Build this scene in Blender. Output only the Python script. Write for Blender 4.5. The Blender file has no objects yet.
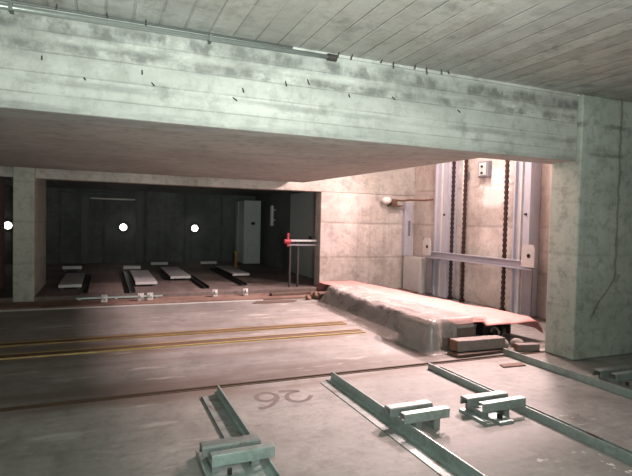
import bpy, bmesh, math, random
from mathutils import Vector, Matrix, noise

random.seed(7)
SC = bpy.context.scene
COL = SC.collection

# ------------------------------------------------------------------ camera
cam_d = bpy.data.cameras.new('camera')
cam = bpy.data.objects.new('camera', cam_d)
COL.objects.link(cam)
RX = ((0.92118741, 0.00778030, 0.38904141),
      (-0.38848512, -0.03866440, 0.92064346),
      (0.02220493, -0.99922196, -0.03259462))
cam.matrix_world = Matrix(((RX[0][0], -RX[0][1], -RX[0][2], 0.0),
                           (RX[1][0], -RX[1][1], -RX[1][2], 0.0),
                           (RX[2][0], -RX[2][1], -RX[2][2], 1.5),
                           (0, 0, 0, 1)))
cam_d.sensor_fit = 'HORIZONTAL'
cam_d.sensor_width = 36.0
cam_d.lens = 500.034 / 632 * 36.0
cam_d.clip_start = 0.05
SC.camera = cam

# ------------------------------------------------------------------ world, lights, exposure
w = bpy.data.worlds.new('world'); SC.world = w; w.use_nodes = True
w.node_tree.nodes['Background'].inputs[0].default_value = (0.6, 0.75, 0.7, 1)
w.node_tree.nodes['Background'].inputs[1].default_value = 0.0
SC.view_settings.view_transform = 'Standard'
SC.view_settings.look = 'None'
SC.view_settings.gamma = 1.0
SC.view_settings.exposure = 0.0
SC.view_settings.use_curve_mapping = False


def area(name, loc, aim, power, col, sx, sy, spread=180):
    l = bpy.data.lights.new(name, 'AREA'); l.shape = 'RECTANGLE'
    l.size = sx; l.size_y = sy; l.energy = power; l.color = col; l.spread = math.radians(spread)
    o = bpy.data.objects.new(name, l); COL.objects.link(o)
    o.location = loc
    o.rotation_euler = (Vector(aim) - Vector(loc)).to_track_quat('-Z', 'Y').to_euler()
    return o


def bulb(name, loc, power, col, radius):
    l = bpy.data.lights.new(name, 'POINT'); l.energy = power; l.color = col; l.shadow_soft_size = radius
    o = bpy.data.objects.new(name, l); COL.objects.link(o); o.location = loc
    return o


area('shaft_flood_light', (6.25, 5.8, 3.90), (1.0, 6.2, 0.0), 300, (1.0, 0.73, 0.71), 0.35, 0.35, 105)
area('shaft_flood_light', (6.25, 8.3, 3.95), (1.0, 7.4, 0.0), 235, (1.0, 0.73, 0.71), 0.35, 0.35, 105)  # second flood, added to brighten the far floor
bulb('shaft_fill_light', (5.5, 6.9, 3.9), 330, (1.0, 0.80, 0.76), 0.20)  # added fill for the shaft walls, no fixture of its own
bulb('front_lamp_light', (0.4, -0.6, 1.75), 235, (0.92, 1.0, 0.92), 0.30)
area('front_fill_light', (0.2, -0.9, 1.3), (1.4, 3.8, 3.1), 74, (0.93, 1.0, 0.93), 0.4, 0.4, 80)  # added fill aimed up to brighten beam and ceiling

# ------------------------------------------------------------------ materials


def new_mat(name):
    m = bpy.data.materials.new(name); m.use_nodes = True
    return m, m.node_tree.nodes, m.node_tree.links


class NT:
    def __init__(s, m):
        s.n = m.node_tree.nodes; s.l = m.node_tree.links
        s.b = s.n['Principled BSDF']

    def put(s, sock, v):
        if hasattr(v, 'is_linked'):
            s.l.new(v, sock)
        else:
            sock.default_value = v

    def pos(s):
        t = s.n.new('ShaderNodeTexCoord')
        x = s.n.new('ShaderNodeSeparateXYZ'); s.l.new(t.outputs['Object'], x.inputs[0])
        return t.outputs['Object'], x.outputs[0], x.outputs[1], x.outputs[2]

    def math(s, op, a, b=0.0, c=0.0):
        k = s.n.new('ShaderNodeMath'); k.operation = op
        s.put(k.inputs[0], a); s.put(k.inputs[1], b); s.put(k.inputs[2], c)
        return k.outputs[0]

    def scale(s, v, sc):
        k = s.n.new('ShaderNodeMapping'); s.l.new(v, k.inputs[0]); k.inputs['Scale'].default_value = sc
        return k.outputs[0]

    def noise(s, v, sc, det=5, rough=0.6):
        k = s.n.new('ShaderNodeTexNoise'); s.l.new(v, k.inputs['Vector'])
        k.inputs['Scale'].default_value = sc; k.inputs['Detail'].default_value = det
        k.inputs['Roughness'].default_value = rough
        return k.outputs[0]

    def white(s, f):
        k = s.n.new('ShaderNodeTexWhiteNoise'); k.noise_dimensions = '1D'; s.put(k.inputs['W'], f)
        return k.outputs[0]

    def step(s, f, a, b, lo=0.0, hi=1.0):
        k = s.n.new('ShaderNodeMapRange'); k.interpolation_type = 'SMOOTHSTEP'
        s.put(k.inputs[0], f); k.inputs[1].default_value = a; k.inputs[2].default_value = b
        k.inputs[3].default_value = lo; k.inputs[4].default_value = hi
        return k.outputs[0]

    def mix(s, f, a, b, mode='MIX'):
        k = s.n.new('ShaderNodeMix'); k.data_type = 'RGBA'; k.blend_type = mode
        s.put(k.inputs[0], f)
        for i, v in ((6, a), (7, b)):
            if hasattr(v, 'is_linked'):
                s.l.new(v, k.inputs[i])
            else:
                k.inputs[i].default_value = (*v, 1)
        return k.outputs[2]

    def band(s, c, at, half):
        d = s.math('ABSOLUTE', s.math('SUBTRACT', c, at))
        return s.step(d, half * 0.25, half, 1.0, 0.0)

    def bump(s, h, strength, dist=0.02):
        k = s.n.new('ShaderNodeBump'); k.inputs['Strength'].default_value = strength
        k.inputs['Distance'].default_value = dist
        s.l.new(h, k.inputs['Height']); s.l.new(k.outputs[0], s.b.inputs['Normal'])


def concrete(name, dark, light, axis=None, width=0.2, line=0.35, tone=0.25, along=None, bands=(), grime=0.0,
             rough=0.85, bump=0.35, extra=None, patch=0.0, gritty=0.35):
    m, n, l = new_mat(name); t = NT(m)
    v, x, y, z = t.pos()
    big = t.step(t.noise(v, 0.9, 6, 0.62), 0.32, 0.68)
    col = t.mix(big, dark, light)
    fine = t.noise(v, 22, 6, 0.7)
    col = t.mix(t.step(fine, 0.3, 0.7, 0.22, 0.0), col, (dark[0] * .55, dark[1] * .55, dark[2] * .55))
    mid = t.noise(v, 7.0, 6, 0.72)
    col = t.mix(t.step(mid, 0.36, 0.52, gritty, 0.0), col, (dark[0] * .45, dark[1] * .44, dark[2] * .40))
    h = t.math('ADD', t.math('MULTIPLY', fine, 0.3), t.math('MULTIPLY', mid, 0.4))
    if along:
        sv = t.scale(v, tuple(0.35 if a == along else 9.0 for a in 'xyz'))
        st = t.step(t.noise(sv, 1.0, 5, 0.6), 0.45, 0.72)
        col = t.mix(t.math('MULTIPLY', st, tone), col, (dark[0] * .6, dark[1] * .6, dark[2] * .6))
    if axis:
        c = {'x': x, 'y': y, 'z': z}[axis]
        q = t.math('DIVIDE', c, width)
        wob = t.math('ADD', q, t.math('MULTIPLY', t.noise(v, 1.2, 2), 0.06))
        fr = t.math('FRACT', wob)
        ln = t.math('MULTIPLY', t.step(t.math('ABSOLUTE', t.math('SUBTRACT', fr, 0.5)), 0.44, 0.5), t.step(t.noise(v, 2.2, 3), 0.3, 0.55))
        bt = t.white(t.math('FLOOR', wob))
        col = t.mix(t.math('MULTIPLY', bt, tone), col, (dark[0] * .7, dark[1] * .7, dark[2] * .7))
        col = t.mix(t.math('MULTIPLY', ln, line), col, (dark[0] * .35, dark[1] * .35, dark[2] * .33))
        h = t.math('SUBTRACT', h, t.math('MULTIPLY', ln, 0.8))
        h = t.math('ADD', h, t.math('MULTIPLY', bt, 0.25))
    for (ax, at, half, amount, cc, sc) in bands:
        c = {'x': x, 'y': y, 'z': z}[ax]
        wobble = t.math('ADD', c, t.math('MULTIPLY', t.math('SUBTRACT', t.noise(v, 1.6, 3), 0.5), half * 0.9))
        msk = t.math('MULTIPLY', t.band(wobble, at, half), t.step(t.noise(t.scale(v, sc), 1.0, 5, 0.65), 0.38, 0.6))
        col = t.mix(t.math('MULTIPLY', msk, amount), col, cc)
    if grime:
        gm = t.math('MULTIPLY', t.step(t.noise(v, 2.7, 7, 0.7), 0.52, 0.7), grime)
        col = t.mix(gm, col, (dark[0] * .42, dark[1] * .42, dark[2] * .4))
    if patch:
        pm = t.math('MULTIPLY', t.step(t.noise(v, 1.7, 5, 0.62), 0.52, 0.70), patch)
        col = t.mix(pm, col, (0.74, 0.72, 0.68))
    if extra:
        col = extra(t, v, x, y, z, col)
    l.new(col, t.b.inputs['Base Color'])
    t.b.inputs['Roughness'].default_value = rough
    t.bump(h, bump)
    return m


def plain(name, col, rough=0.6, metal=0.0, var=0.35, sc=9.0, rust=0.0, rustcol=(0.16, 0.07, 0.035), bump=0.08, spec=0.5):
    m, n, l = new_mat(name); t = NT(m)
    v, x, y, z = t.pos()
    f = t.noise(v, sc, 5, 0.65)
    c = t.mix(t.step(f, 0.3, 0.72, var, 0.0), col, tuple(k * 0.5 for k in col))
    if rust:
        r = t.math('MULTIPLY', t.step(t.noise(v, sc * 0.6, 6, 0.7), 0.5, 0.62), rust)
        c = t.mix(r, c, rustcol)
    l.new(c, t.b.inputs['Base Color'])
    t.b.inputs['Roughness'].default_value = rough
    t.b.inputs['Metallic'].default_value = metal
    t.b.inputs['Specular IOR Level'].default_value = spec
    t.bump(f, bump)
    return m


def glow(name, col, strength):
    m, n, l = new_mat(name); b = n['Principled BSDF']
    b.inputs['Base Color'].default_value = (*col, 1)
    b.inputs['Emission Color'].default_value = (*col, 1)
    b.inputs['Emission Strength'].default_value = strength
    return m


def floor_extra(t, v, x, y, z, col):
    # rusty brown stain along the joint, pale scuffs and lime splashes
    wob = t.math('ADD', y, t.math('MULTIPLY', t.math('SUBTRACT', t.noise(v, 2.0, 3), 0.5), 0.12))
    j = t.math('MULTIPLY', t.band(wob, 4.52, 0.55), t.step(t.noise(t.scale(v, (0.6, 4, 1)), 1.0, 4), 0.3, 0.55))
    col = t.mix(t.math('MULTIPLY', j, 0.75), col, (0.12, 0.085, 0.065))
    for at, hf, am in ((5.45, 0.10, .35), (7.25, 0.10, .30), (8.2, .12, .3), (5.92, .22, .75), (6.38, .24, .7), (6.75, .15, .6)):
        b = t.math('MULTIPLY', t.band(wob, at, hf), t.step(t.noise(t.scale(v, (0.5, 3, 1)), 1.3, 4), 0.35, 0.6))
        col = t.mix(t.math('MULTIPLY', b, am), col, (0.15, 0.10, 0.07))
    sl = t.step(y, 4.40, 4.44)          # colour darkened beyond the joint for shade and against the strong flood
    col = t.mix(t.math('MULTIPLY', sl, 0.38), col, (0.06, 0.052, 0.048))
    sp = t.math('MULTIPLY', t.step(t.noise(v, 16, 3, 0.6), 0.60, 0.66), t.step(t.noise(v, 1.1, 2), 0.5, 0.6))
    reg = t.math('MULTIPLY', t.step(x, 2.0, 2.4), t.step(y, 2.7, 3.0, 1.0, 0.0))
    col = t.mix(t.math('MULTIPLY', t.math('MULTIPLY', sp, reg), 0.85), col, (0.8, 0.8, 0.76))
    sm = t.math('MULTIPLY', t.step(t.noise(t.scale(v, (0.7, 2.6, 1)), 1.6, 4), 0.6, 0.68), 0.25)
    col = t.mix(sm, col, (0.62, 0.60, 0.56))
    return col




def shaft_extra(t, v, x, y, z, col):
    # pale torn plaster patch on the lift wall
    wy = t.math('ADD', y, t.math('MULTIPLY', t.math('SUBTRACT', t.noise(v, 4.0, 5, 0.7), 0.5), 1.3))
    m = t.math('MULTIPLY', t.band(wy, 7.25, 0.40), t.band(z, 2.2, 0.5))
    m = t.math('MULTIPLY', m, t.step(x, 6.55, 6.6))
    col = t.mix(t.math('MULTIPLY', t.step(m, 0.15, 0.6), 0.5), col, (0.78, 0.76, 0.74))
    d = t.math('MULTIPLY', t.step(t.noise(t.scale(v, (3, 3, 0.5)), 1.5, 5, 0.65), 0.55, 0.72), 0.45)
    return t.mix(d, col, (0.24, 0.19, 0.165))


def pier_extra(t, v, x, y, z, col):
    # thin dark crack wandering down the face, and a chipped band
    u = t.step(z, 0.45, 1.0)
    fx = t.math('ADD', 5.13, t.math('MULTIPLY', u, 0.36))
    fx = t.math('ADD', fx, t.math('MULTIPLY', t.math('SUBTRACT', t.noise(v, 4, 3), 0.5), 0.10))
    c = t.math('MULTIPLY', t.band(x, fx, 0.030), t.step(z, 0.42, 0.5))
    col = t.mix(t.math('MULTIPLY', c, 0.6), col, (0.10, 0.10, 0.08))
    for zz in (2.68, 2.35):
        b = t.math('MULTIPLY', t.band(t.math('ADD', z, t.math('MULTIPLY', t.noise(v, 5, 3), 0.05)), zz, 0.035), t.step(t.noise(v, 2.5, 4), 0.42, 0.55))
        col = t.mix(t.math('MULTIPLY', b, 0.6), col, (0.14, 0.15, 0.13))
    return col


M = {}
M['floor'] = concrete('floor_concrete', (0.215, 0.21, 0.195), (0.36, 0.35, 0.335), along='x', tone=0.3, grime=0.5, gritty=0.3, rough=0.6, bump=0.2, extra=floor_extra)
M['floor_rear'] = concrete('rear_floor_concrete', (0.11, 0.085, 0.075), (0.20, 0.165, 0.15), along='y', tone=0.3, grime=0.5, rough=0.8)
M['step'] = concrete('step_concrete', (0.15, 0.09, 0.07), (0.25, 0.17, 0.14), along='x', tone=0.4, grime=0.7)
M['ceiling'] = concrete('ceiling_concrete', (0.46, 0.475, 0.45), (0.64, 0.65, 0.61), axis='x', width=0.19, line=0.2, tone=0.55, along='y', grime=0.75, gritty=0.45, bump=0.6, bands=(('y', 3.3, 1.6, 0.35, (0.22, 0.19, 0.15), (0.9, 0.7, 1)),))
DK = (0.12, 0.125, 0.115)
M['beam'] = concrete('beam_concrete', (0.46, 0.48, 0.45), (0.66, 0.67, 0.63), axis='z', width=0.148, line=0.14, tone=0.4, along='x',
                     bands=(('z', 2.86, 0.09, 0.80, DK, (5, 2, 4)), ('z', 2.70, 0.06, 0.75, DK, (4, 2, 5)), ('z', 2.78, 0.20, 0.45, DK, (1.3, 2, 5)), ('z', 2.46, 0.04, 0.4, DK, (1.1, 2, 8)),
                            ('z', 2.27, 0.05, 0.45, DK, (1.0, 2, 8))), grime=0.6, bump=0.5)
M['rear_beam'] = concrete('rear_beam_concrete', (0.36, 0.34, 0.31), (0.52, 0.49, 0.45), along='x', tone=0.2, grime=0.4)
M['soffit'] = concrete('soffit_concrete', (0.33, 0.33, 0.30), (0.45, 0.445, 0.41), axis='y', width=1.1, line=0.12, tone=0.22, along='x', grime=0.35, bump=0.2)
M['pier'] = concrete('pier_concrete', (0.42, 0.46, 0.41), (0.56, 0.59, 0.53), axis='z', width=0.6, line=0.15, tone=0.2, along='z', grime=0.45, extra=pier_extra, gritty=0.55)
M['column'] = concrete('column_concrete', (0.34, 0.36, 0.31), (0.48, 0.49, 0.43), axis='z', width=0.7, line=0.2, tone=0.15, along='z', grime=0.4)
M['shaft'] = concrete('shaft_wall_concrete', (0.42, 0.37, 0.34), (0.62, 0.57, 0.53), axis='z', width=0.75, line=0.3, tone=0.35, along='z', grime=0.5, patch=0.3, extra=shaft_extra)
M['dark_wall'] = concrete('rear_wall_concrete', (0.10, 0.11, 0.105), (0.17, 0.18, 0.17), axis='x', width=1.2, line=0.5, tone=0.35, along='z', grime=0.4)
M['hidden'] = concrete('plain_wall_concrete', (0.36, 0.38, 0.36), (0.48, 0.49, 0.46), along='x', grime=0.3)
M['galv'] = plain('galvanized_steel', (0.40, 0.49, 0.47), 0.42, 0.45, 0.45, 14, rust=0.35, rustcol=(0.20, 0.20, 0.17))
M['galv_worn'] = plain('worn_galvanized_steel', (0.30, 0.34, 0.33), 0.5, 0.4, 0.5, 12, rust=0.75, rustcol=(0.15, 0.095, 0.07))
M['lift_steel'] = plain('lift_painted_steel', (0.43, 0.44, 0.50), 0.45, 0.15, 0.2, 6)
M['lift_dark'] = plain('lift_dark_steel', (0.20, 0.20, 0.22), 0.5, 0.3, 0.3, 8)
M['chain'] = plain('greasy_chain_steel', (0.055, 0.032, 0.028), 0.45, 0.5, 0.4, 30)
M['black'] = plain('black_plastic', (0.012, 0.011, 0.011), 0.5, 0, 0.2)
M['rust'] = plain('rusty_steel', (0.16, 0.085, 0.055), 0.75, 0.1, 0.5, 12)
M['yellow'] = plain('worn_yellow_paint', (0.30, 0.19, 0.05), 0.6, 0, 0.5, 5, rust=0.8, rustcol=(0.16, 0.095, 0.045))
M['yellow_edge'] = plain('yellow_edge_paint', (0.46, 0.33, 0.11), 0.6, 0, 0.4, 6, rust=0.45, rustcol=(0.25, 0.15, 0.08))
M['track'] = plain('brown_track_steel', (0.085, 0.052, 0.032), 0.8, 0.0, 0.4, 6)
M['pale'] = plain('pale_painted_steel', (0.50, 0.50, 0.49), 0.5, 0.1, 0.25, 6)
M['plate'] = plain('grey_tray_steel', (0.56, 0.57, 0.58), 0.45, 0.2, 0.2, 6)
M['dark_steel'] = plain('dark_rail_steel', (0.045, 0.042, 0.042), 0.5, 0.4, 0.3, 8)
M['cab'] = plain('cabinet_grey_paint', (0.40, 0.43, 0.42), 0.5, 0, 0.15, 4)
M['red'] = plain('red_plastic', (0.28, 0.02, 0.035), 0.45, 0, 0.2)
M['maroon'] = plain('maroon_paint', (0.07, 0.014, 0.014), 0.6, 0, 0.3)
M['pipe'] = plain('zinc_pipe_steel', (0.40, 0.44, 0.42), 0.3, 0.6, 0.25, 20)
M['pipe_dark'] = plain('grey_conduit_steel', (0.17, 0.19, 0.18), 0.5, 0.3, 0.3, 20)
M['wire'] = plain('dark_tie_wire', (0.05, 0.045, 0.04), 0.7, 0.2, 0.2)
M['timber'] = plain('weathered_timber', (0.25, 0.205, 0.19), 0.85, 0, 0.5, 18)
M['timber_end'] = plain('timber_end_grain', (0.22, 0.11, 0.07), 0.85, 0, 0.4, 30)
M['timber_dark'] = plain('dark_board_timber', (0.10, 0.065, 0.05), 0.85, 0, 0.4, 18)
M['stone'] = plain('grey_stone', (0.32, 0.28, 0.26), 0.9, 0, 0.6, 14, bump=0.3)
M['paint'] = plain('floor_number_paint', (0.17, 0.14, 0.125), 0.8, 0, 0.4, 25)
M['tarp'] = plain('red_tarpaulin', (0.46, 0.205, 0.185), 0.55, 0, 0.2, 5, bump=0.1)
M['carton'] = plain('brown_carton', (0.17, 0.135, 0.12), 0.85, 0, 0.25, 6)
M['crate'] = plain('dark_steel_crate', (0.10, 0.095, 0.10), 0.6, 0.2, 0.4, 5)
M['white_plastic'] = plain('white_lamp_plastic', (0.75, 0.73, 0.70), 0.4, 0, 0.1)
M['lamp'] = glow('reflection_glow', (1.0, 0.93, 0.82), 14.0)  # glow stands in for bright reflections at the rear


def plastic_sheet_mat():
    m, n, l = new_mat('translucent_plastic_film'); t = NT(m)
    v, x, y, z = t.pos()
    f = t.noise(t.scale(v, (3.2, 1.5, 2.5)), 1.0, 3, 0.5)
    ridge = t.math('SUBTRACT', 1.0, t.math('MULTIPLY', t.math('ABSOLUTE', t.math('SUBTRACT', f, 0.5)), 7.0))
    ridge = t.math('MAXIMUM', ridge, 0.0)
    t.b.inputs['Base Color'].default_value = (0.44, 0.40, 0.385, 1)
    t.b.inputs['Roughness'].default_value = 0.22
    t.bump(t.math('MULTIPLY', ridge, ridge), 0.22, 0.03)
    tr = n.new('ShaderNodeBsdfTransparent'); tr.inputs[0].default_value = (0.93, 0.90, 0.88, 1)
    mx = n.new('ShaderNodeMixShader')
    l.new(t.step(ridge, 0.0, 1.0, 0.42, 0.62), mx.inputs[0])
    l.new(tr.outputs[0], mx.inputs[1]); l.new(t.b.outputs[0], mx.inputs[2])
    l.new(mx.outputs[0], n['Material Output'].inputs[0])
    return m


M['film'] = plastic_sheet_mat()

# ------------------------------------------------------------------ mesh helpers


def box(bm, x0, x1, y0, y1, z0, z1):
    r = bmesh.ops.create_cube(bm, size=1.0)
    for v in r['verts']:
        v.co = Vector((x0 + (v.co.x + .5) * (x1 - x0), y0 + (v.co.y + .5) * (y1 - y0), z0 + (v.co.z + .5) * (z1 - z0)))
    return r['verts']


def prism(bm, pts, z0, z1):
    lo = [bm.verts.new((p[0], p[1], z0)) for p in pts]
    hi = [bm.verts.new((p[0], p[1], z1)) for p in pts]
    k = len(pts)
    bm.faces.new(lo[::-1]); bm.faces.new(hi)
    for i in range(k):
        bm.faces.new((lo[i], lo[(i + 1) % k], hi[(i + 1) % k], hi[i]))


def extrude_profile(bm, pts, axis, a0, a1):
    """closed 2D profile swept along an axis; for 'y' pts are (x,z), for 'z' (x,y), for 'x' (y,z)"""
    def mk(p, a):
        if axis == 'y': return (p[0], a, p[1])
        if axis == 'z': return (p[0], p[1], a)
        return (a, p[0], p[1])
    A = [bm.verts.new(mk(p, a0)) for p in pts]; B = [bm.verts.new(mk(p, a1)) for p in pts]
    k = len(pts)
    bm.faces.new(A); bm.faces.new(B[::-1])
    for i in range(k):
        bm.faces.new((A[(i + 1) % k], A[i], B[i], B[(i + 1) % k]))


def cyl(bm, p0, p1, r, seg=14, r2=None):
    p0 = Vector(p0); p1 = Vector(p1); d = p1 - p0
    mat = Matrix.Translation((p0 + p1) / 2) @ d.to_track_quat('Z', 'Y').to_matrix().to_4x4()
    bmesh.ops.create_cone(bm, cap_ends=True, segments=seg, radius1=r, radius2=r if r2 is None else r2, depth=d.length, matrix=mat)


def tube(bm, pts, r, seg=8):
    pts = [Vector(p) for p in pts]
    rings = []
    for i, p in enumerate(pts):
        d = (pts[min(i + 1, len(pts) - 1)] - pts[max(i - 1, 0)]).normalized()
        q = d.to_track_quat('Z', 'Y')
        rings.append([bm.verts.new(p + q @ Vector((r * math.cos(2 * math.pi * k / seg), r * math.sin(2 * math.pi * k / seg), 0))) for k in range(seg)])
    for a, b in zip(rings, rings[1:]):
        for k in range(seg):
            bm.faces.new((a[k], a[(k + 1) % seg], b[(k + 1) % seg], b[k]))
    bm.faces.new(rings[0][::-1]); bm.faces.new(rings[-1])


def obj(name, bm, mat, parent=None, bevel=0.0, smooth=False, origin=None):
    bmesh.ops.recalc_face_normals(bm, faces=bm.faces[:])
    if origin is not None:
        for v in bm.verts: v.co -= Vector(origin)
    me = bpy.data.meshes.new(name); bm.to_mesh(me); bm.free()
    me.materials.append(M[mat])
    o = bpy.data.objects.new(name, me); COL.objects.link(o)
    if smooth:
        for p in me.polygons: p.use_smooth = True
    if bevel:
        b = o.modifiers.new('edge', 'BEVEL'); b.width = bevel; b.segments = 2; b.limit_method = 'ANGLE'; b.angle_limit = 0.7
    if origin is not None: o.location = origin
    if parent: o.parent = parent
    return o


def tag(o, label, cat, group=None):
    o['label'] = label; o['category'] = cat
    if group: o['group'] = group
    return o


def thing(name, label, cat, loc, group=None, rz=0.0):
    o = bpy.data.objects.new(name, None); COL.objects.link(o)
    o.empty_display_size = 0.1
    o.location = loc; o.rotation_euler = (0, 0, rz)
    return tag(o, label, cat, group)


def struct(name, mat, build, bevel=0.0):
    bm = bmesh.new(); build(bm)
    o = obj(name, bm, mat, bevel=bevel); o['kind'] = 'structure'
    return o


def boxes(*bs):
    def f(bm):
        for b in bs: box(bm, *b)
    return f


def part(name, mat, parent, build, bevel=0.0, smooth=False):
    bm = bmesh.new(); build(bm)
    return obj(name, bm, mat, parent, bevel, smooth)


def dup(root, loc, label, rz=0.0):
    r = root.copy(); COL.objects.link(r); r.location = loc; r.rotation_euler = (0, 0, rz); r['label'] = label
    for ch in list(root.children):
        c = ch.copy(); COL.objects.link(c); c.parent = r
        for g in list(ch.children):
            d = g.copy(); COL.objects.link(d); d.parent = c
    return r


# ------------------------------------------------------------------ the setting
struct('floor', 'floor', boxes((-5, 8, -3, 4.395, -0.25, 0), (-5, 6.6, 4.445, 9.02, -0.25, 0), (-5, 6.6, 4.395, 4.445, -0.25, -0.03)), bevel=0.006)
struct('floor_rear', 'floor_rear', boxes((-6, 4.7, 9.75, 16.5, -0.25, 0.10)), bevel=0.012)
struct('floor_step', 'step', boxes((-5, 6.6, 9.08, 9.72, -0.25, 0.03)), bevel=0.01)
struct('ceiling', 'ceiling', boxes((-5, 8, -3, 4.06, 2.98, 3.2)))
struct('beam_front', 'beam', boxes((-5, 4.85, 4.05, 4.40, 2.24, 3.15)), bevel=0.012)
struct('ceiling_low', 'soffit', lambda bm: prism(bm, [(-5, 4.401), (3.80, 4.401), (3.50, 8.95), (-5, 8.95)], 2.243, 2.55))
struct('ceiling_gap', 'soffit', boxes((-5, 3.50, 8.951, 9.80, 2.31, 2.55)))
struct('beam_rear', 'rear_beam', boxes((-1.109, 6.6, 9.80, 10.10, 2.14, 2.75), (-6, -1.431, 9.80, 10.10, 2.14, 2.75), (-1.431, -1.109, 9.80, 10.10, 2.321, 2.75)), bevel=0.012)
struct('wall_upper', 'shaft', boxes((3.4, 6.6, 9.80, 10.10, 2.752, 4.6)))
struct('column_left', 'column', boxes((-1.43, -1.11, 9.74, 11.6, 0.0, 2.32)), bevel=0.015)
struct('wall_back', 'shaft', boxes((4.24, 6.6, 9.80, 10.10, -0.2, 2.138)), bevel=0.012)
struct('wall_shaft', 'shaft', boxes((6.6, 6.9, 4.4, 10.1, -0.25, 4.6)))
struct('wall_shaft_left', 'shaft', boxes((3.25, 3.45, 4.41, 9.79, 2.552, 4.6)))
struct('wall_shaft_front', 'shaft', boxes((3.25, 6.9, 4.06, 4.39, 3.21, 4.6)))
struct('ceiling_shaft', 'shaft', boxes((3.2, 6.9, 4.05, 10.1, 4.6, 4.8)))
struct('wall_right', 'pier', boxes((4.86, 8, 4.0, 4.40, 0.001, 2.98)), bevel=0.015)
struct('wall_side', 'hidden', boxes((8, 8.2, -3, 4.4, -0.25, 3.2)))
struct('wall_left', 'hidden', boxes((-5.2, -5, -3, 9.8, -0.25, 3.2)))
struct('wall_behind', 'hidden', boxes((-5.2, 8.2, -3.2, -3, -0.25, 3.2)))
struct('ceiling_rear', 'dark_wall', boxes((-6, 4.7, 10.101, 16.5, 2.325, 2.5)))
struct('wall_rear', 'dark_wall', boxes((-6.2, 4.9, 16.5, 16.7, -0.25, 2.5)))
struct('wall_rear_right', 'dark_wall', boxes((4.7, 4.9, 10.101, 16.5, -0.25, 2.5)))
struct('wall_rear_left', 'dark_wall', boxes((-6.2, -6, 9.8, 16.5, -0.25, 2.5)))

# pale strip paints light caught on the far floor edge; steel joint angles
struct('trim_1', 'pale', boxes((-5, 2.75, 8.98, 9.03, -0.05, 0.012)))
struct('trim_2', 'track', boxes((-5, 4.84, 4.382, 4.400, -0.05, 0.006), (-5, 4.84, 4.440, 4.456, -0.05, 0.006)))

# ------------------------------------------------------------------ guide tracks across the floor
for (y0, y1, lab, edge) in ((5.97, 6.15, 'worn yellow and rust brown guide track across the floor, nearer of the pair', True),
                            (6.55, 6.71, 'worn yellow and rust brown guide track across the floor, farther of the pair', False)):
    xr = 3.30
    t = thing('guide_track', lab, 'floor track', ((-5 + xr) / 2, (y0 + y1) / 2, 0), 'guide tracks across the floor')
    L = (xr + 5) / 2 - 0.01; hw = (y1 - y0) / 2
    part('track_bed', 'track', t, boxes((-L, L, -hw + 0.019, hw - 0.019, 0.0, 0.010)))
    part('front_edge', 'yellow_edge' if edge else 'yellow', t, boxes((-L, L, -hw, -hw + 0.018, 0.0, 0.016)))
    part('rear_edge', 'yellow', t, boxes((-L, L, hw - 0.018, hw, 0.0, 0.016)))

# ------------------------------------------------------------------ wheel rails of the front bays


def chan(w, h=0.055, th=0.008, lip=0.0):
    """U channel profile (x,z), x centred"""
    a = w / 2
    return [(-a, 0), (a, 0), (a, h), (a - th, h), (a - th, th), (-a + th, th), (-a + th, h), (-a, h)]


def ell(w, h, th=0.010):
    """angle profile, upright leg on the right"""
    return [(0, 0), (w, 0), (w, h), (w - th, h), (w - th, th), (0, th)]


RAILGRP = 'wheel rails of the front bays'
# first rail: trough with a tall right flange, running into a wide tray
t = thing('wheel_rail', 'galvanized wheel rail at lower left, left of the painted number, trough with one tall flange', 'rail', (0.83, 3.0, 0), RAILGRP)
part('channel', 'galv_worn', t, lambda bm: extrude_profile(bm, chan(0.14, 0.016), 'y', 0.16, 1.20))
part('flange', 'galv', t, lambda bm: extrude_profile(bm, [(0.05, 0.0), (0.085, 0), (0.085, 0.075), (0.073, 0.075), (0.073, 0.03), (0.05, 0.03)], 'y', 0.16, 1.24))
part('wheel_tray', 'galv', t, lambda bm: extrude_profile(bm, [(p[0] - 0.09, p[1]) for p in chan(0.40, 0.045)], 'y', -2.6, 0.155))
# second rail
t = thing('wheel_rail', 'long galvanized wheel rail running from the painted number to the bottom edge', 'rail', (1.95, 3.0, 0), RAILGRP)
part('channel', 'galv_worn', t, lambda bm: extrude_profile(bm, [(p[0] - 0.04, p[1]) for p in [(-0.05, 0), (0.05, 0), (0.05, 0.006), (-0.05, 0.006)]], 'y', -3.0, 1.22))
part('flange', 'galv', t, lambda bm: extrude_profile(bm, ell(0.055, 0.08), 'y', -3.0, 1.28))
# third rail
t = thing('wheel_rail', 'rust streaked wheel rail leading from the timber pile past a wheel stop', 'rail', (3.18, 3.0, 0), RAILGRP)
part('channel', 'galv_worn', t, lambda bm: extrude_profile(bm, chan(0.13, 0.02), 'y', -3.0, 1.26))
part('flange', 'galv', t, lambda bm: extrude_profile(bm, [(-p[0] - 0.02, p[1]) for p in ell(0.055, 0.06)][::-1], 'y', -3.0, 1.28))
# fourth rail
t = thing('wheel_rail', 'pale green grey wheel rail passing in front of the right concrete pier', 'rail', (4.30, 3.0, 0), RAILGRP)
part('channel', 'galv_worn', t, lambda bm: extrude_profile(bm, [(p[0] + 0.06, p[1]) for p in chan(0.13, 0.03)], 'y', -3.0, 1.42))
part('flange', 'galv', t, lambda bm: extrude_profile(bm, [(-p[0] + 0.03, p[1]) for p in ell(0.045, 0.075)][::-1], 'y', -3.0, 1.46))

# ------------------------------------------------------------------ wheel stops


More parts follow.
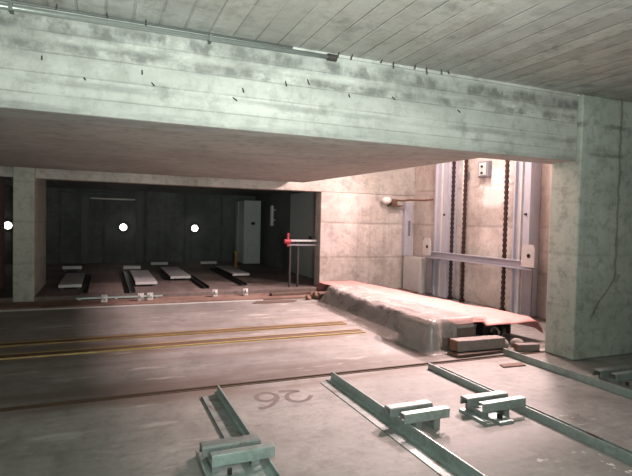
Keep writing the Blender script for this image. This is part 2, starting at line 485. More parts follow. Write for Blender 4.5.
def wheel_stop(loc, label, width=0.42, base=0.036, feet=(-0.14, 0.10), foot=0.0, plate=False):
    t = thing('wheel_stop', label, 'wheel stop', loc, 'wheel stops of the front bays')
    hw = width / 2
    # near bar: angle with its face to the camera; far bar: low flat-topped channel
    part('near_bar', 'galv', t, lambda bm: extrude_profile(bm, [(-0.135, base), (-0.120, base), (-0.120, base + 0.058), (-0.075, base + 0.058), (-0.075, base + 0.070), (-0.135, base + 0.070)], 'x', -hw + 0.02, hw + 0.03), bevel=0.003)
    part('far_bar', 'galv_worn', t, lambda bm: extrude_profile(bm, [(0.005, base), (0.020, base), (0.020, base + 0.05), (0.085, base + 0.05), (0.085, base), (0.10, base), (0.10, base + 0.056), (0.09, base + 0.066), (0.015, base + 0.066), (0.005, base + 0.056)], 'x', -hw - 0.01, hw - 0.02), bevel=0.003)
    b0 = foot - loc[2]
    for sx in feet:
        part('bracket', 'galv_worn', t, lambda bm: box(bm, sx - 0.025, sx + 0.025, -0.12, 0.09, b0, base - 0.001))
    if plate:
        part('foot_plate', 'galv', t, lambda bm: box(bm, -hw - 0.02, 0.06, -0.22, 0.10, b0, b0 + 0.012) if len(feet) == 0 else (box(bm, -hw - 0.02, feet[0] - 0.03, -0.22, 0.10, b0, b0 + 0.02), box(bm, feet[0] + 0.03, 0.02, -0.24, 0.08, b0, b0 + 0.02)))
        part('bolt', 'black', t, lambda bm: cyl(bm, (-0.06, -0.17, b0 + 0.02), (-0.06, -0.17, b0 + 0.05), 0.022, 10))
    else:
        part('bolt', 'dark_steel', t, lambda bm: cyl(bm, (-hw + 0.12, -0.17, b0), (-hw + 0.12, -0.17, b0 + 0.035), 0.014, 8))
    return t


wheel_stop((0.755, 3.01, 0.012), 'galvanized wheel stop of two bars on the tray left of the painted number', 0.38, foot=0.009)
wheel_stop((2.13, 3.09, 0.046), 'galvanized wheel stop on the long middle rail, at bottom centre right', 0.38, feet=(-0.04, 0.12))
wheel_stop((2.87, 3.11, 0.026), 'galvanized wheel stop on the rust streaked rail, with bracket and bolt below', 0.42, feet=(-0.15, 0.06), plate=True)
wheel_stop((4.72, 3.36, 0.0), 'grey wheel stop behind the rail at the right edge, below the concrete pier', 0.46)

# rusty plate and painted number
bm = bmesh.new(); prism(bm, [(-0.16, -0.04), (0.13, -0.06), (0.16, 0.03), (-0.13, 0.05)], 0, 0.012)
tag(obj('rusty_plate', bm, 'rust'), 'flat rusty steel plate on the floor beside the pale green rail', 'plate').location = (4.05, 4.08, 0.0)

STROKES = [[(1.359, 4.075), (1.298, 4.133), (1.221, 4.099), (1.194, 4.046), (1.194, 3.985), (1.239, 3.939), (1.313, 3.953), (1.365, 4.02), (1.36, 4.079)],
           [(1.368, 4.027), (1.343, 3.942), (1.265, 3.839), (1.196, 3.801), (1.142, 3.805)],
           [(1.416, 4.117), (1.504, 4.116), (1.585, 4.08), (1.499, 4.052), (1.445, 3.986), (1.441, 3.891), (1.503, 3.833), (1.585, 3.857), (1.652, 3.938)]]


def smooth_path(p, k=6):
    P = [Vector((a, b, 0)) for a, b in p]; out = []
    for i in range(len(P) - 1):
        a = P[max(i - 1, 0)]; b = P[i]; c = P[i + 1]; d = P[min(i + 2, len(P) - 1)]
        for j in range(k):
            u = j / k
            out.append(0.5 * ((2 * b) + (c - a) * u + (2 * a - 5 * b + 4 * c - d) * u * u + (3 * b - a - 3 * c + d) * u ** 3))
    out.append(P[-1]); return out


def ribbon(bm, pts, hw, z):
    L = []; Rr = []
    for i, p in enumerate(pts):
        d = (pts[min(i + 1, len(pts) - 1)] - pts[max(i - 1, 0)]).normalized()
        nrm = Vector((-d.y, d.x, 0))
        L.append(bm.verts.new((p.x + nrm.x * hw, p.y + nrm.y * hw, z))); Rr.append(bm.verts.new((p.x - nrm.x * hw, p.y - nrm.y * hw, z)))
    for i in range(len(pts) - 1):
        bm.faces.new((L[i], L[i + 1], Rr[i + 1], Rr[i]))


num = thing('painted_number', 'dark painted number 26 on the pale floor, upside down to the viewer', 'painted number', (1.42, 3.97, 0.0))
for dg, idx in (('digit_six', (0, 1)), ('digit_two', (2,))):
    bm = bmesh.new()
    for q, i in enumerate(idx):
        ribbon(bm, [p - Vector((1.42, 3.97, 0)) for p in smooth_path(STROKES[i])], 0.020, 0.0015 + 0.0006 * q)
    obj(dg, bm, 'paint', num)

# ------------------------------------------------------------------ overhead conduit pipes along the beam
t = thing('conduit_pipe', 'long bright zinc pipe fixed along the top of the concrete beam', 'pipe', (-1.6, 3.99, 2.90))
part('tube', 'pipe', t, lambda bm: cyl(bm, (-3.3, 0, -0.02), (3.38, 0, 0.022), 0.019, 14), smooth=True)
part('end_cap', 'wire', t, lambda bm: cyl(bm, (3.36, 0, 0.022), (3.44, 0, 0.022), 0.030, 12))
for xx in (-2.2, -0.4, 1.0, 2.35):
    part('clip', 'pipe_dark', t, lambda bm: box(bm, xx - 0.012, xx + 0.012, -0.024, 0.056, -0.025 + 0.006 * xx, 0.027 + 0.006 * xx))
bm = bmesh.new(); cyl(bm, (-4.9, 4.030, 2.955), (1.45, 4.030, 2.966), 0.010, 10)
tag(obj('conduit_pipe', bm, 'pipe_dark', smooth=True), 'thin grey conduit tucked above the bright zinc pipe', 'pipe')

# tie wires sticking out of the concrete
WL = 'short dark tie wire stub sticking out of the concrete beam'
for i, (x, z, ln, tilt) in enumerate([(-0.42, 2.61, .035, .1), (0.25, 2.60, .04, .0), (1.03, 2.56, .04, .1), (1.60, 2.70, .055, .1), (1.40, 2.66, .05, 0),
                                      (2.45, 2.66, .035, .3), (0.32, 2.52, .03, .6), (2.0, 2.63, .035, -.2), (-0.15, 2.50, .025, .5), (3.2, 2.62, .03, .2), (0.95, 2.48, .03, .9)]):
    bm = bmesh.new(); cyl(bm, (x, 4.055, z + ln / 2), (x + tilt * ln, 4.020, z - ln / 2), 0.0055, 6)
    tag(obj('tie_wire', bm, 'wire'), WL, 'wire', 'tie wires on the beam face')
for i, x in enumerate([-0.32, 0.0, 0.27, 1.87, 2.0, 2.30, 2.42, 2.66, 2.78, 2.95, 3.02]):
    bm = bmesh.new(); cyl(bm, (x, 3.995, 2.985), (x + random.uniform(-.02, .02), 3.985, 2.985 - random.uniform(.04, .08)), 0.0045, 6)
    tag(obj('tie_wire', bm, 'wire'), 'short dark tie wire hanging where ceiling meets beam', 'wire', 'tie wires along the ceiling edge')

# ------------------------------------------------------------------ car lift on the shaft wall
for (y0, y1, lab) in ((8.27, 8.72, 'left blue grey lift guide post on the shaft wall, nearest the grey box'),
                      (6.16, 6.52, 'right blue grey lift guide post on the shaft wall, near the concrete pier')):
    t = thing('lift_post', lab, 'lift post', (6.42, (y0 + y1) / 2, 0), 'lift guide posts')
    h = (y1 - y0) / 2
    # I-shaped mast: wide web facing the shaft, flanges at each side, raised guide in the middle
    part('web', 'lift_steel', t, lambda bm: box(bm, 0.0, 0.03, -h + 0.03, h - 0.03, 0.0, 4.4))
    for s in (-1, 1):
        part('flange', 'lift_steel', t, lambda bm: box(bm, -0.05, 0.17, s * h - 0.03 if s > 0 else -h, s * h if s > 0 else -h + 0.03, 0.0, 4.4))
    part('guide_rail', 'pale', t, lambda bm: box(bm, -0.035, -0.001, 0.02, 0.06, 0.0, 4.4))
    part('base_plate', 'lift_dark', t, lambda bm: box(bm, -0.1, 0.17, -h - 0.05, h + 0.05, -0.001, 0.02))
    for zz in (1.6, 3.2):
        part('bolt', 'wire', t, lambda bm: cyl(bm, (-0.03, -0.06, zz + 0.1), (0.0, -0.06, zz + 0.1), 0.022, 8))

# lift carriage crossbar with end plates
t = thing('lift_crossbar', 'horizontal grey lift crossbar spanning both guide posts', 'lift carriage', (6.30, 7.4, 0.87), None)
part('bar', 'lift_steel', t, lambda bm: extrude_profile(bm, [(-0.04, -0.07), (0.05, -0.07), (0.05, 0.07), (-0.04, 0.07), (-0.04, 0.055), (0.03, 0.055), (0.03, -0.055), (-0.04, -0.055)], 'y', -1.42, 1.42))
for (yy, lab) in ((1.36, 'far'), (-1.37, 'near')):
    p = part('end_plate', 'pale', t, lambda bm: extrude_profile(bm, [(yy - 0.13, -0.02), (yy + 0.13, -0.02), (yy + 0.13, 0.27), (yy + 0.09, 0.34), (yy - 0.09, 0.34), (yy - 0.13, 0.27)], 'x', -0.075, -0.055))
    part('pin_hole', 'black', p, lambda bm: cyl(bm, (-0.082, yy - 0.02, 0.16), (-0.0755, yy - 0.02, 0.16), 0.035, 14))
for yy in (1.30, -1.33):
    part('hanger', 'lift_dark', t, lambda bm: box(bm, -0.038, -0.01, yy - 0.10, yy + 0.10, -0.80, -0.071))
part('lower_shoe', 'lift_dark', t, lambda bm: box(bm, -0.06, 0.045, 1.0, 1.42, -0.10, -0.071))

# chains


def chain(y, label, x=6.40):
    bm = bmesh.new(); z = 0.03; k = 0
    while z < 4.3:
        wd = 0.040 if k % 2 == 0 else 0.026
        box(bm, x - 0.014, x + 0.014, y - wd, y + wd, z, z + 0.050)
        z += 0.046; k += 1
    cyl(bm, (x, y, 0.0), (x, y, 0.06), 0.055, 10)
    tag(obj('lift_chain', bm, 'chain', origin=(x, y, 0)), label, 'chain', 'lift chains')


chain(8.16, 'dark greasy lift chain running beside the left guide post')
chain(7.80, 'dark greasy lift chain, middle one of the three')
chain(6.72, 'dark greasy lift chain running beside the right guide post')

# thin rope behind the chain
bm = bmesh.new(); cyl(bm, (6.52, 8.0, 0.0), (6.52, 8.0, 4.4), 0.03, 10)
tag(obj('wall_conduit', bm, 'pale', smooth=True), 'pale vertical conduit on the shaft wall between two lift chains', 'pipe')

# wall boxes in the shaft
t = thing('junction_box', 'small grey junction box high on the shaft wall beside the middle chain', 'junction box', (6.6, 7.45, 2.40))
part('body', 'lift_dark', t, lambda bm: box(bm, -0.10, 0, -0.14, 0.14, 0, 0.30), bevel=0.012)
part('lid', 'cab', t, lambda bm: box(bm, -0.112, -0.1, -0.10, 0.10, 0.03, 0.27), bevel=0.01)
for zz in (0.08, 0.2):
    part('knob', 'black', t, lambda bm: cyl(bm, (-0.113, 0.0, zz), (-0.135, 0.0, zz), 0.022, 10))
t = thing('limit_switch', 'tiny dark limit switch beside the top of the middle chain', 'switch', (6.6, 7.98, 2.40))
part('body', 'lift_dark', t, lambda bm: box(bm, -0.05, 0, -0.06, 0.06, 0, 0.14), bevel=0.006)
part('lever', 'rust', t, lambda bm: cyl(bm, (-0.05, 0, 0.03), (-0.1, -0.08, -0.05), 0.010, 8))
t = thing('wall_hook', 'dark rusty bracket near the pier, right of the right guide post', 'bracket', (6.6, 5.62, 2.02))
part('arm', 'rust', t, lambda bm: box(bm, -0.20, 0, -0.08, 0.10, 0.06, 0.11))
part('plate', 'wire', t, lambda bm: box(bm, -0.05, -0.02, -0.09, 0.0, -0.06, 0.06))

# low grey cabinet between wall and left post
t = thing('equipment_box', 'low pale grey steel box against the shaft wall left of the lift', 'cabinet', (6.40, 9.30, 0.0))
part('body', 'pale', t, lambda bm: box(bm, -0.14, 0.15, -0.30, 0.38, 0, 0.76), bevel=0.008)
part('door', 'pale', t, lambda bm: box(bm, -0.155, -0.141, -0.27, 0.35, 0.03, 0.73), bevel=0.004)
# vertical trunking in the corner
t = thing('cable_trunking', 'tall narrow grey cable trunking in the corner above the low box', 'trunking', (6.36, 9.70, 0.77))
part('duct', 'lift_steel', t, lambda bm: box(bm, -0.08, 0.10, -0.02, 0.095, 0, 1.22), bevel=0.006)
part('cover_slot', 'lift_dark', t, lambda bm: box(bm, 0.0, 0.06, -0.026, -0.021, 0.45, 0.80))
# pull switch and cable
t = thing('wall_lamp_and_glint', 'small white lamp head with dark bracket on the bare pink wall', 'lamp', (5.88, 9.80, 1.98))
part('head', 'white_plastic', t, lambda bm: bmesh.ops.create_uvsphere(bm, u_segments=14, v_segments=9, radius=0.10, matrix=Matrix.Translation((-0.10, -0.12, 0.03)) @ Matrix.Diagonal((1.2, 1, .8, 1))), smooth=True)
part('bracket', 'rust', t, lambda bm: (box(bm, -0.02, 0.28, -0.20, 0.0, -0.10, -0.07), box(bm, 0.02, 0.16, -0.16, -0.02, -0.06, 0.06)))
bm = bmesh.new(); tube(bm, [(6.05, 9.66, 2.02), (6.15, 9.60, 2.01), (6.24, 9.45, 2.03), (6.29, 9.30, 2.02), (6.32, 9.05, 2.01), (6.35, 8.75, 2.02)], 0.020, 8)
tag(obj('power_cable', bm, 'rust', smooth=True), 'dark cable running from the wall lamp to the left lift post', 'cable')

# ------------------------------------------------------------------ covered load on the lift platform


def sst(a, b, x):
    u = min(1, max(0, (x - a) / (b - a))); return u * u * (3 - 2 * u)


def tarp_h(x, y):
    xr = 4.62 + (9.3 - y) * 0.13
    h = 0.305 + 0.02 * noise.noise(Vector((x * 2, y * 1.3, 3.0))) + 0.012 * noise.noise(Vector((x * 5, y * 4, 1.0)))
    return h


bm = bmesh.new()
NX, NY = 34, 96
grid = []
for j in range(NY + 1):
    y = 4.86 + (9.30 - 4.86) * j / NY
    xl = 3.92; xr = 4.72 + (9.3 - y) * 0.14
    row = []
    for i in range(NX + 1):
        u = i / NX
        x = xl + (xr - xl) * u
        z = tarp_h(x, y)
        if u > 0.9: z -= 0.16 * ((u - 0.9) / 0.1) ** 2          # right hem hangs down
        if y < 5.0 and x > 4.35: z -= 0.05 * sst(5.0, 4.86, y)
        if y > 9.1: z -= 0.22 * sst(9.1, 9.3, y)
        row.append(bm.verts.new((x, y, z)))
    grid.append(row)
for j in range(NY):
    for i in range(NX):
        bm.faces.new((grid[j][i], grid[j][i + 1], grid[j + 1][i + 1], grid[j + 1][i]))
o = obj('tarpaulin', bm, 'tarp', smooth=True)
sm = o.modifiers.new('thickness', 'SOLIDIFY'); sm.thickness = 0.006
tag(o, 'faded red tarpaulin laid over the load beside the lift posts', 'tarpaulin')


def film_front(x):
    return 4.68 + 0.10 * sst(3.56, 3.72, x)


def film_h(x, y):
    # left edge, front box and lower ridge behind it
    xl = 3.46 + max(0, (y - 6.0)) * 0.055
    rise = sst(xl - 0.06, xl + 0.05, x)
    if y > 5.65:
        rise2 = sst(xl - 0.05, xl + 0.22, x)
        k = sst(5.60, 5.95, y); rise = rise * (1 - k) + rise2 * k
    f0 = film_front(x)
    front = sst(f0, f0 + 0.12, y)
    back = 1 - sst(8.25, 8.62, y)
    fb = sst(5.95, 5.62, y) * (1 - 0.55 * sst(4.30, 4.75, x))
    top = 0.335 + 0.038 * fb
    n1 = noise.noise(Vector((x * 2.0 + y * 0.8, y * 1.5, 0.0))); n2 = noise.noise(Vector((x * 2.2 - y * 1.6, y * 2.8 + x, 4.0)))
    lump = 0.024 * (1 - abs(n1)) ** 4 + 0.016 * (1 - abs(n2)) ** 4 - 0.02
    lump *= (1 - 0.8 * fb)
    right = 1 - 0.0 * x
    z = (top + lump) * rise * front * back * right
    # star shaped creases near the front corner
    r = math.hypot(x - 3.5, y - 4.85); a = math.atan2(y - 4.85, x - 3.5)
    z += 0.010 * math.sin(a * 9) * math.exp(-r * 2.2) * rise * front
    return max(0.006 + 0.004 * noise.noise(Vector((x * 8, y * 8, 0))), z)


bm = bmesh.new()
NX, NY = 56, 190
grid = []
for j in range(NY + 1):
    y = 4.665 + (8.66 - 4.665) * j / NY
    row = []
    xe = 4.46 - 0.10 * sst(5.2, 6.2, y) + 0.05 * noise.noise(Vector((0, y * 2.5, 7)))
    for i in range(NX + 1):
        xs = 3.40 + max(0, (y - 6.0)) * 0.055 + 0.012 * noise.noise(Vector((5, y * 2, 0)))
        x = xs + (xe - xs) * i / NX
        z = film_h(x, y)
        if x > 3.94 and 4.88 < y < 9.28: z = max(z, tarp_h(x, y) + 0.012) if y < 8.3 else z
        row.append(bm.verts.new((x, y, z)))
    grid.append(row)
for j in range(NY):
    for i in range(NX):
        bm.faces.new((grid[j][i], grid[j][i + 1], grid[j + 1][i + 1], grid[j + 1][i]))
bmesh.ops.delete(bm, geom=[v for v in bm.verts if v.co.x > 3.60 and v.co.y < film_front(v.co.x) + 0.115 and v.co.z < 0.04 + 0.36 * (v.co.x - 3.60)], context='VERTS')
o = obj('plastic_sheet', bm, 'film', smooth=True)
tag(o, 'crumpled translucent plastic sheet draped over the boxes and red tarpaulin', 'plastic sheet')

# load under the sheets
def crate(x0, x1, y0, y1, h, mat, label, name):
    t = thing(name, label, 'box', ((x0 + x1) / 2, (y0 + y1) / 2, 0.0))
    a = (x1 - x0) / 2; b = (y1 - y0) / 2
    part('body', mat, t, lambda bm: box(bm, -a, a, -b, b, 0, h - 0.03), bevel=0.006)
    part('lid', mat, t, lambda bm: box(bm, -a - 0.008, a + 0.008, -b - 0.008, b + 0.008, h - 0.03, h), bevel=0.006)


crate(3.55, 3.89, 4.94, 5.56, 0.31, 'carton', 'brown grey box under the front end of the plastic sheet', 'carton')
crate(3.95, 4.34, 5.0, 5.56, 0.25, 'carton', 'brown grey box beneath the tarpaulin edge behind the timbers', 'carton')
crate(3.92, 4.55, 5.95, 6.75, 0.25, 'crate', 'dark crate seen dimly through the middle of the plastic sheet', 'crate')
crate(3.98, 4.60, 6.95, 7.55, 0.25, 'crate', 'dark crate under the plastic, behind the middle crate', 'crate')
crate(3.95, 4.55, 7.70, 8.20, 0.25, 'crate', 'dark crate under the far end of the plastic sheet', 'crate')
t = thing('lift_platform', 'dark steel lift platform edge under the red tarpaulin by the posts', 'platform', (4.94, 7.1, 0))
part('deck', 'crate', t, lambda bm: box(bm, -0.26, 0.22, -1.85, 1.95, 0.19, 0.245))
for yy in (-1.6, 0.1, 1.7):
    part('cross_member', 'dark_steel', t, lambda bm: box(bm, -0.22, 0.18, yy - 0.06, yy + 0.06, 0, 0.189))
for xx in (-0.26, 0.19):
    part('shade_skirt', 'dark_steel', t, lambda bm: box(bm, xx, xx + 0.03, -1.85, 1.95, 0.02, 0.189))  # added to close the sides and keep the hollow under the tarpaulin dark

# rubble at the far left end of the sheet
for (x, y, r, lab) in ((3.80, 8.90, .085, 'dark rusty lump beyond the far end of the plastic sheet, nearest the dark bay'),
                       (4.25, 9.05, .09, 'dark rusty lump between plastic sheet and bare pink wall'),
                       (3.60, 8.84, .055, 'small dark lump touching the far left corner of the plastic sheet')):
    bm = bmesh.new()
    bmesh.ops.create_icosphere(bm, subdivisions=3, radius=r)
    for v in bm.verts:
        v.co *= 1 + 0.45 * noise.noise(v.co * (0.9 / r)); v.co.z = max(v.co.z * 1.1, -r * 0.7)
    tag(obj('scrap_lump', bm, 'rust'), lab, 'scrap').location = (x, y, r * 0.7 + (0.0 if y < 9.02 else 0.035))

# timbers in front


def timber(name, x0, y0, x1, y1, wd, h, z, label, mat='timber'):
    d = Vector((x1 - x0, y1 - y0, 0)); L = d.length
    t = thing(name, label, 'timber', ((x0 + x1) / 2, (y0 + y1) / 2, z), None, math.atan2(d.y, d.x))
    bm = bmesh.new(); vs = box(bm, -L / 2, L / 2, -wd / 2, wd / 2, 0, h)
    bmesh.ops.subdivide_edges(bm, edges=[e for e in bm.edges if abs(e.verts[0].co.x - e.verts[1].co.x) > 0.1], cuts=12)
    for v in bm.verts:
        v.co += Vector((0, 0.006 * noise.noise(Vector((v.co.x * 7, v.co.z * 20, x0))), 0.005 * noise.noise(Vector((v.co.x * 6, v.co.y * 20, y0))) if v.co.z > 0.01 else 0))
    obj('beam_body', bm, mat, t, bevel=0.008)
    part('cut_end', 'timber_end', t, lambda bm: box(bm, -L / 2 - 0.007, -L / 2 - 0.001, -wd / 2 + 0.006, wd / 2 - 0.006, 0.006, h - 0.006))
    return t


timber('timber_board', 3.68, 4.60, 4.46, 4.63, 0.20, 0.035, 0.0, 'flat dark board on the floor below the thick grey timber', 'timber_dark')
timber('timber_beam', 3.74, 4.67, 4.42, 4.65, 0.16, 0.125, 0.042, 'thick grey timber with brown cut end lying before the plastic sheet')
timber('timber_beam', 4.58, 4.56, 4.85, 4.49, 0.10, 0.085, 0.0, 'short grey timber block lying close to the concrete pier', 'timber')
for (x, y, r, sx, lab) in ((4.52, 4.72, .07, 1.0, 'rounded grey stone wedged between the two grey timbers'), (4.74, 4.72, .06, 1.6, 'small flat grey stone behind the short timber block')):
    bm = bmesh.new(); bmesh.ops.create_icosphere(bm, subdivisions=3, radius=r)
    for v in bm.verts:
        v.co *= 1 + 0.28 * noise.noise(v.co * 11); v.co.x *= sx; v.co.z = max(v.co.z, -r * 0.75)
    tag(obj('stone', bm, 'stone', smooth=True), lab, 'stone').location = (x, y, r * 0.75)

# rolled hose in the hollow under the tarpaulin
t = thing('hose_roll', 'rolled black hose with pale rim in the hollow under the tarpaulin end', 'hose', (4.68, 4.98, 0.0))
def coil(R, r):
    def f(bm):
        k = 28
        pts = [(0.04 * math.sin(2 * math.pi * i / k), 0.0 + R * math.cos(2 * math.pi * i / k), R + r + R * math.sin(2 * math.pi * i / k)) for i in range(k + 1)]
        tube(bm, pts, r, 10)
    return f
part('coil', 'black', t, coil(0.085, 0.030), smooth=True)
part('rim', 'timber', t, lambda bm: tube(bm, [(-0.05, 0.07 * math.cos(a * .2), 0.12 + 0.07 * math.sin(a * .2)) for a in range(0, 17)], 0.014, 8), smooth=True)

# ------------------------------------------------------------------ rear bays: wheel trays, rails, stops


def rear_tray(x0, x1, y0, y1, label):
    t = thing('wheel_tray', label, 'wheel tray', ((x0 + x1) / 2, y0, 0.10), 'wheel trays of the rear bays')
    a = (x1 - x0) / 2; L = y1 - y0
    part('deck_plate', 'plate', t, lambda bm: box(bm, -a, a, 0.012, L, 0.085, 0.10))
    part('front_lip', 'pale', t, lambda bm: box(bm, -a, a, 0.0, 0.0115, 0.045, 0.10))
    for s in (-1, 1):
        part('support', 'dark_steel', t, lambda bm: box(bm, s * (a - 0.06) - 0.03, s * (a - 0.06) + 0.03, 0.08, L, 0, 0.084))


rear_tray(-0.80, -0.40, 10.55, 12.7, 'pale grey wheel tray in the dark bay, nearest the left column')
rear_tray(0.58, 1.00, 10.70, 13.1, 'pale grey wheel tray in the dark bay below the middle glowing disc')
rear_tray(1.37, 1.82, 11.60, 13.9, 'pale grey wheel tray in the dark bay below the right glowing disc')
rear_tray(2.86, 3.28, 11.90, 14.0, 'pale grey wheel tray in the dark bay in front of the tall cabinet')
rear_tray(-2.50, -2.02, 10.55, 12.7, 'wheel tray glimpsed left of the left concrete column')
for (x, y0, y1, lab) in ((0.48, 9.80, 13.85, 'dark rail along the left side of the tray below the middle glowing disc'), (1.90, 10.10, 13.0, 'dark rail at the right of the tray below the right glowing disc'),
                         (2.76, 10.40, 14.0, 'dark rail beside the tray in front of the tall cabinet'), (-0.33, 9.9, 13.0, 'dark rail beside the tray nearest the left column')):
    bm = bmesh.new(); extrude_profile(bm, chan(0.11, 0.055, 0.012), 'y', 0, y1 - y0)
    tag(obj('bay_rail', bm, 'dark_steel'), lab, 'rail', 'dark rails of the rear bays').location = (x, y0, 0.10)
for (x0, x1, y, lab) in ((-0.99, -0.54, 14.2, 'pale bar at the back of the dark bay, behind the leftmost tray'), (0.45, 0.88, 14.0, 'pale bar at the back of the dark bay, under the middle glowing disc'),
                         (1.22, 1.70, 15.1, 'pale bar at the back of the dark bay, right of the middle glowing disc'), (2.66, 3.14, 15.2, 'pale bar at the back of the dark bay, left of the tall cabinet')):
    t = thing('rear_stop', lab, 'wheel stop', ((x0 + x1) / 2, y, 0.10), 'wheel stops of the rear bays')
    a = (x1 - x0) / 2
    part('bar', 'pale', t, lambda bm: box(bm, -a, a, -0.06, 0.06, 0.05, 0.13), bevel=0.006)
    for s in (-1, 1):
        part('foot', 'dark_steel', t, lambda bm: box(bm, s * a * .7 - 0.03, s * a * .7 + 0.03, -0.05, 0.05, 0, 0.0495))

# roller brackets along the step
def roller(loc, label):
    t = thing('roller_bracket', label, 'roller', loc, 'roller brackets along the step')
    part('upright', 'pale', t, lambda bm: box(bm, -0.05, 0.05, 0.02, 0.04, 0, 0.13))
    part('wheel', 'pale', t, lambda bm: cyl(bm, (-0.02, -0.04, 0.085), (0.02, -0.04, 0.085), 0.045, 12))
    part('axle', 'dark_steel', t, lambda bm: cyl(bm, (0, -0.05, 0.085), (0, 0.019, 0.085), 0.014, 8))
    return t


r0 = roller((0.0, 9.30, 0.03), 'small pale roller bracket on the step, nearest the left column')
for (x, y, lab) in ((0.60, 9.35, 'small pale roller bracket on the step, second from the left column'), (0.76, 9.37, 'small pale roller bracket on the step, close beside its left neighbour'),
                    (1.95, 9.5, 'small pale roller bracket on the step, near the step middle'), (2.55, 9.5, 'small pale roller bracket on the step, nearest the red handled gate')):
    dup(r0, (x, y, 0.03), lab)
bm = bmesh.new(); box(bm, -0.45, 1.0, 9.62, 9.70, 0.05, 0.075)
for xx in (-0.4, 0.2, 0.9): box(bm, xx - .02, xx + .02, 9.63, 9.69, 0.03, 0.05)
tag(obj('step_rail', bm, 'galv'), 'pale steel rail along the step edge in front of the left trays', 'rail')
bm = bmesh.new(); prism(bm, [(-0.45, -0.10), (-0.1, -0.16), (0.35, -0.12), (0.45, 0.0), (0.3, 0.08), (-0.3, 0.10)], 0.0, 0.012)
o = obj('rusty_plate', bm, 'timber_dark'); o.location = (2.9, 8.78, 0.0)
tag(o, 'dark brown flat plate on the floor left of the plastic sheet', 'plate')
bm = bmesh.new(); box(bm, -0.45, 0.40, -0.07, 0.07, 0.0, 0.05)
o = obj('timber_board', bm, 'timber_dark', bevel=0.006); o.location = (3.45, 9.35, 0.03); o.rotation_euler = (0, 0, 0.06)
tag(o, 'dark brown board on the step in front of the red handled gate', 'timber')

# reflections at the rear, added as glowing discs in dark housings
for (x, lab) in ((0.52, 'glowing round disc for a reflection at the back of the dark bay, above the middle tray'), (2.68, 'glowing round disc for a reflection at the back of the dark bay, left of the tall cabinet'),
                 (-2.53, 'glowing round disc for a reflection seen left of the left concrete column')):
    t = thing('wall_lamp_and_glint', lab, 'lamp', (x, 16.5, 1.20), 'reflection discs of the rear bays')
    part('housing', 'dark_steel', t, lambda bm: cyl(bm, (0, 0, 0), (0, -0.06, 0), 0.13, 18))
    part('glow_disc', 'lamp', t, lambda bm: bmesh.ops.create_uvsphere(bm, u_segments=16, v_segments=10, radius=0.10, matrix=Matrix.Translation((0, -0.07, 0)) @ Matrix.Diagonal((1, .6, 1, 1))), smooth=True)
# unlit batten and conduit
t = thing('tube_light', 'unlit pale fluorescent tube light high on the dark rear wall', 'light', (0.22, 16.5, 2.03))
part('housing', 'pale', t, lambda bm: box(bm, -0.64, 0.64, -0.05, 0, 0.0, 0.05), bevel=0.006)
part('tube', 'white_plastic', t, lambda bm: cyl(bm, (-0.6, -0.075, 0.02), (0.6, -0.075, 0.02), 0.02, 10), smooth=True)
bm = bmesh.new(); cyl(bm, (-1.3, 16.46, 2.20), (0.45, 16.46, 2.21), 0.022, 8)
tag(obj('wall_conduit', bm, 'pipe_dark', smooth=True), 'thin conduit on the rear wall above the unlit tube light', 'pipe')
for (x, lab) in ((0.98, 'dark steel upright against the rear wall, right of the middle glowing disc'), (-0.55, 'dark steel upright against the rear wall, left of the middle glowing disc')):
    bm = bmesh.new(); extrude_profile(bm, [(-0.1, -0.1), (0.1, -0.1), (0.1, -0.08), (0.012, -0.08), (0.012, 0.0), (-0.012, 0.0), (-0.012, -0.08), (-0.1, -0.08)], 'z', 0, 2.0)
    o = obj('rear_upright', bm, 'dark_steel'); o.location = (x, 16.49, 0.10); tag(o, lab, 'steel upright')
bm = bmesh.new(); extrude_profile(bm, [(-0.15, -0.15), (0.15, -0.15), (0.15, -0.12), (0.02, -0.12), (0.02, 0.12), (0.15, 0.12), (0.15, 0.15), (-0.15, 0.15), (-0.15, 0.12), (-0.02, 0.12), (-0.02, -0.12), (-0.15, -0.12)], 'z', 0, 2.19)
o = obj('steel_column', bm, 'maroon'); o.location = (-1.92, 11.0, 0.10); tag(o, 'dark maroon steel column left of the left concrete column', 'steel column')

# tall control cabinet
t = thing('control_cabinet', 'tall grey control cabinet in the back right corner of the dark bay', 'cabinet', (4.28, 15.3, 0.10))
part('body', 'cab', t, lambda bm: box(bm, -0.27, 0.27, 0.0, 1.1, 0.03, 2.02), bevel=0.01)
d = part('door', 'cab', t, lambda bm: box(bm, -0.25, 0.25, -0.022, -0.001, 0.06, 1.99), bevel=0.005)
part('handle', 'black', d, lambda bm: (cyl(bm, (0.02, -0.0225, 1.30), (0.02, -0.05, 1.30), 0.055, 12), box(bm, -0.06, 0.02, -0.06, -0.051, 1.27, 1.33)))
part('round_mark', 'lift_dark', d, lambda bm: tube(bm, [(0.0 + 0.16 * math.cos(a * .3), -0.0265, 0.45 + 0.2 * math.sin(a * .3)) for a in range(0, 21)], 0.005, 6))
part('side_trim', 'pale', t, lambda bm: box(bm, -0.285, -0.271, 0.70, 0.76, 0.05, 2.0))
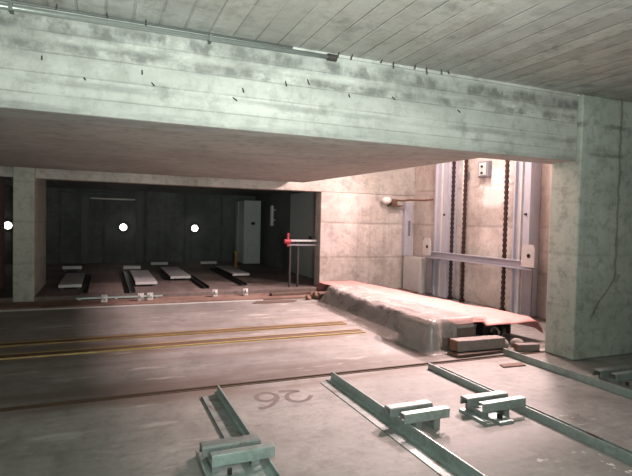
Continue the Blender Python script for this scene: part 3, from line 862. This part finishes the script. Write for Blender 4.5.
part('plinth', 'dark_steel', t, lambda bm: box(bm, -0.25, 0.25, 0.02, 1.08, 0, 0.0295))
t = thing('warning_post', 'short worn yellow post beside the tall grey cabinet', 'post', (3.60, 14.6, 0.10))
part('pole', 'yellow', t, lambda bm: cyl(bm, (0, 0, 0.02), (0, 0, 0.42), 0.05, 10))
part('cap', 'yellow_edge', t, lambda bm: cyl(bm, (0, 0, 0.42), (0, 0, 0.47), 0.075, 10))
part('foot', 'yellow', t, lambda bm: box(bm, -0.11, 0.11, -0.11, 0.11, 0, 0.02))
# pale wall panel behind the gate and grey pipe
t = thing('wall_panel', 'pale grey steel panel on the side wall behind the red handled gate', 'panel', (4.70, 11.9, 0.12))
part('sheet', 'cab', t, lambda bm: box(bm, -0.05, 0, -0.95, 0.95, 0, 2.12), bevel=0.006)
part('handle', 'black', t, lambda bm: box(bm, -0.09, -0.051, -0.62, -0.52, 0.92, 1.02))
bm = bmesh.new(); cyl(bm, (4.60, 14.3, 1.35), (4.60, 14.3, 1.95), 0.06, 12)
box(bm, 4.59, 4.70, 14.27, 14.33, 1.5, 1.54); box(bm, 4.59, 4.70, 14.27, 14.33, 1.8, 1.84)
tag(obj('wall_pipe', bm, 'pale', smooth=False), 'short pale pipe on the dark side wall right of the cabinet', 'pipe')

# gate with a red handle at the right end of the rear bay
t = thing('guard_gate', 'steel guard gate with pale rails and red handle beside the pink wall', 'gate', (3.86, 9.95, 0.10))
for xx in (-0.24, -0.06):
    part('post', 'dark_steel', t, lambda bm: cyl(bm, (xx, 0.02, 0), (xx, 0.02, 0.95), 0.028, 10))
part('top_rail', 'cab', t, lambda bm: box(bm, -0.30, 0.36, -0.02, 0.008, 0.97, 1.01))
part('lower_rail', 'lift_dark', t, lambda bm: box(bm, -0.30, 0.36, -0.02, 0.008, 0.88, 0.915))
part('handle', 'red', t, lambda bm: (cyl(bm, (-0.32, -0.06, 0.87), (-0.32, -0.06, 1.15), 0.030, 10), cyl(bm, (-0.40, -0.06, 0.97), (-0.26, -0.06, 0.97), 0.05, 10)))
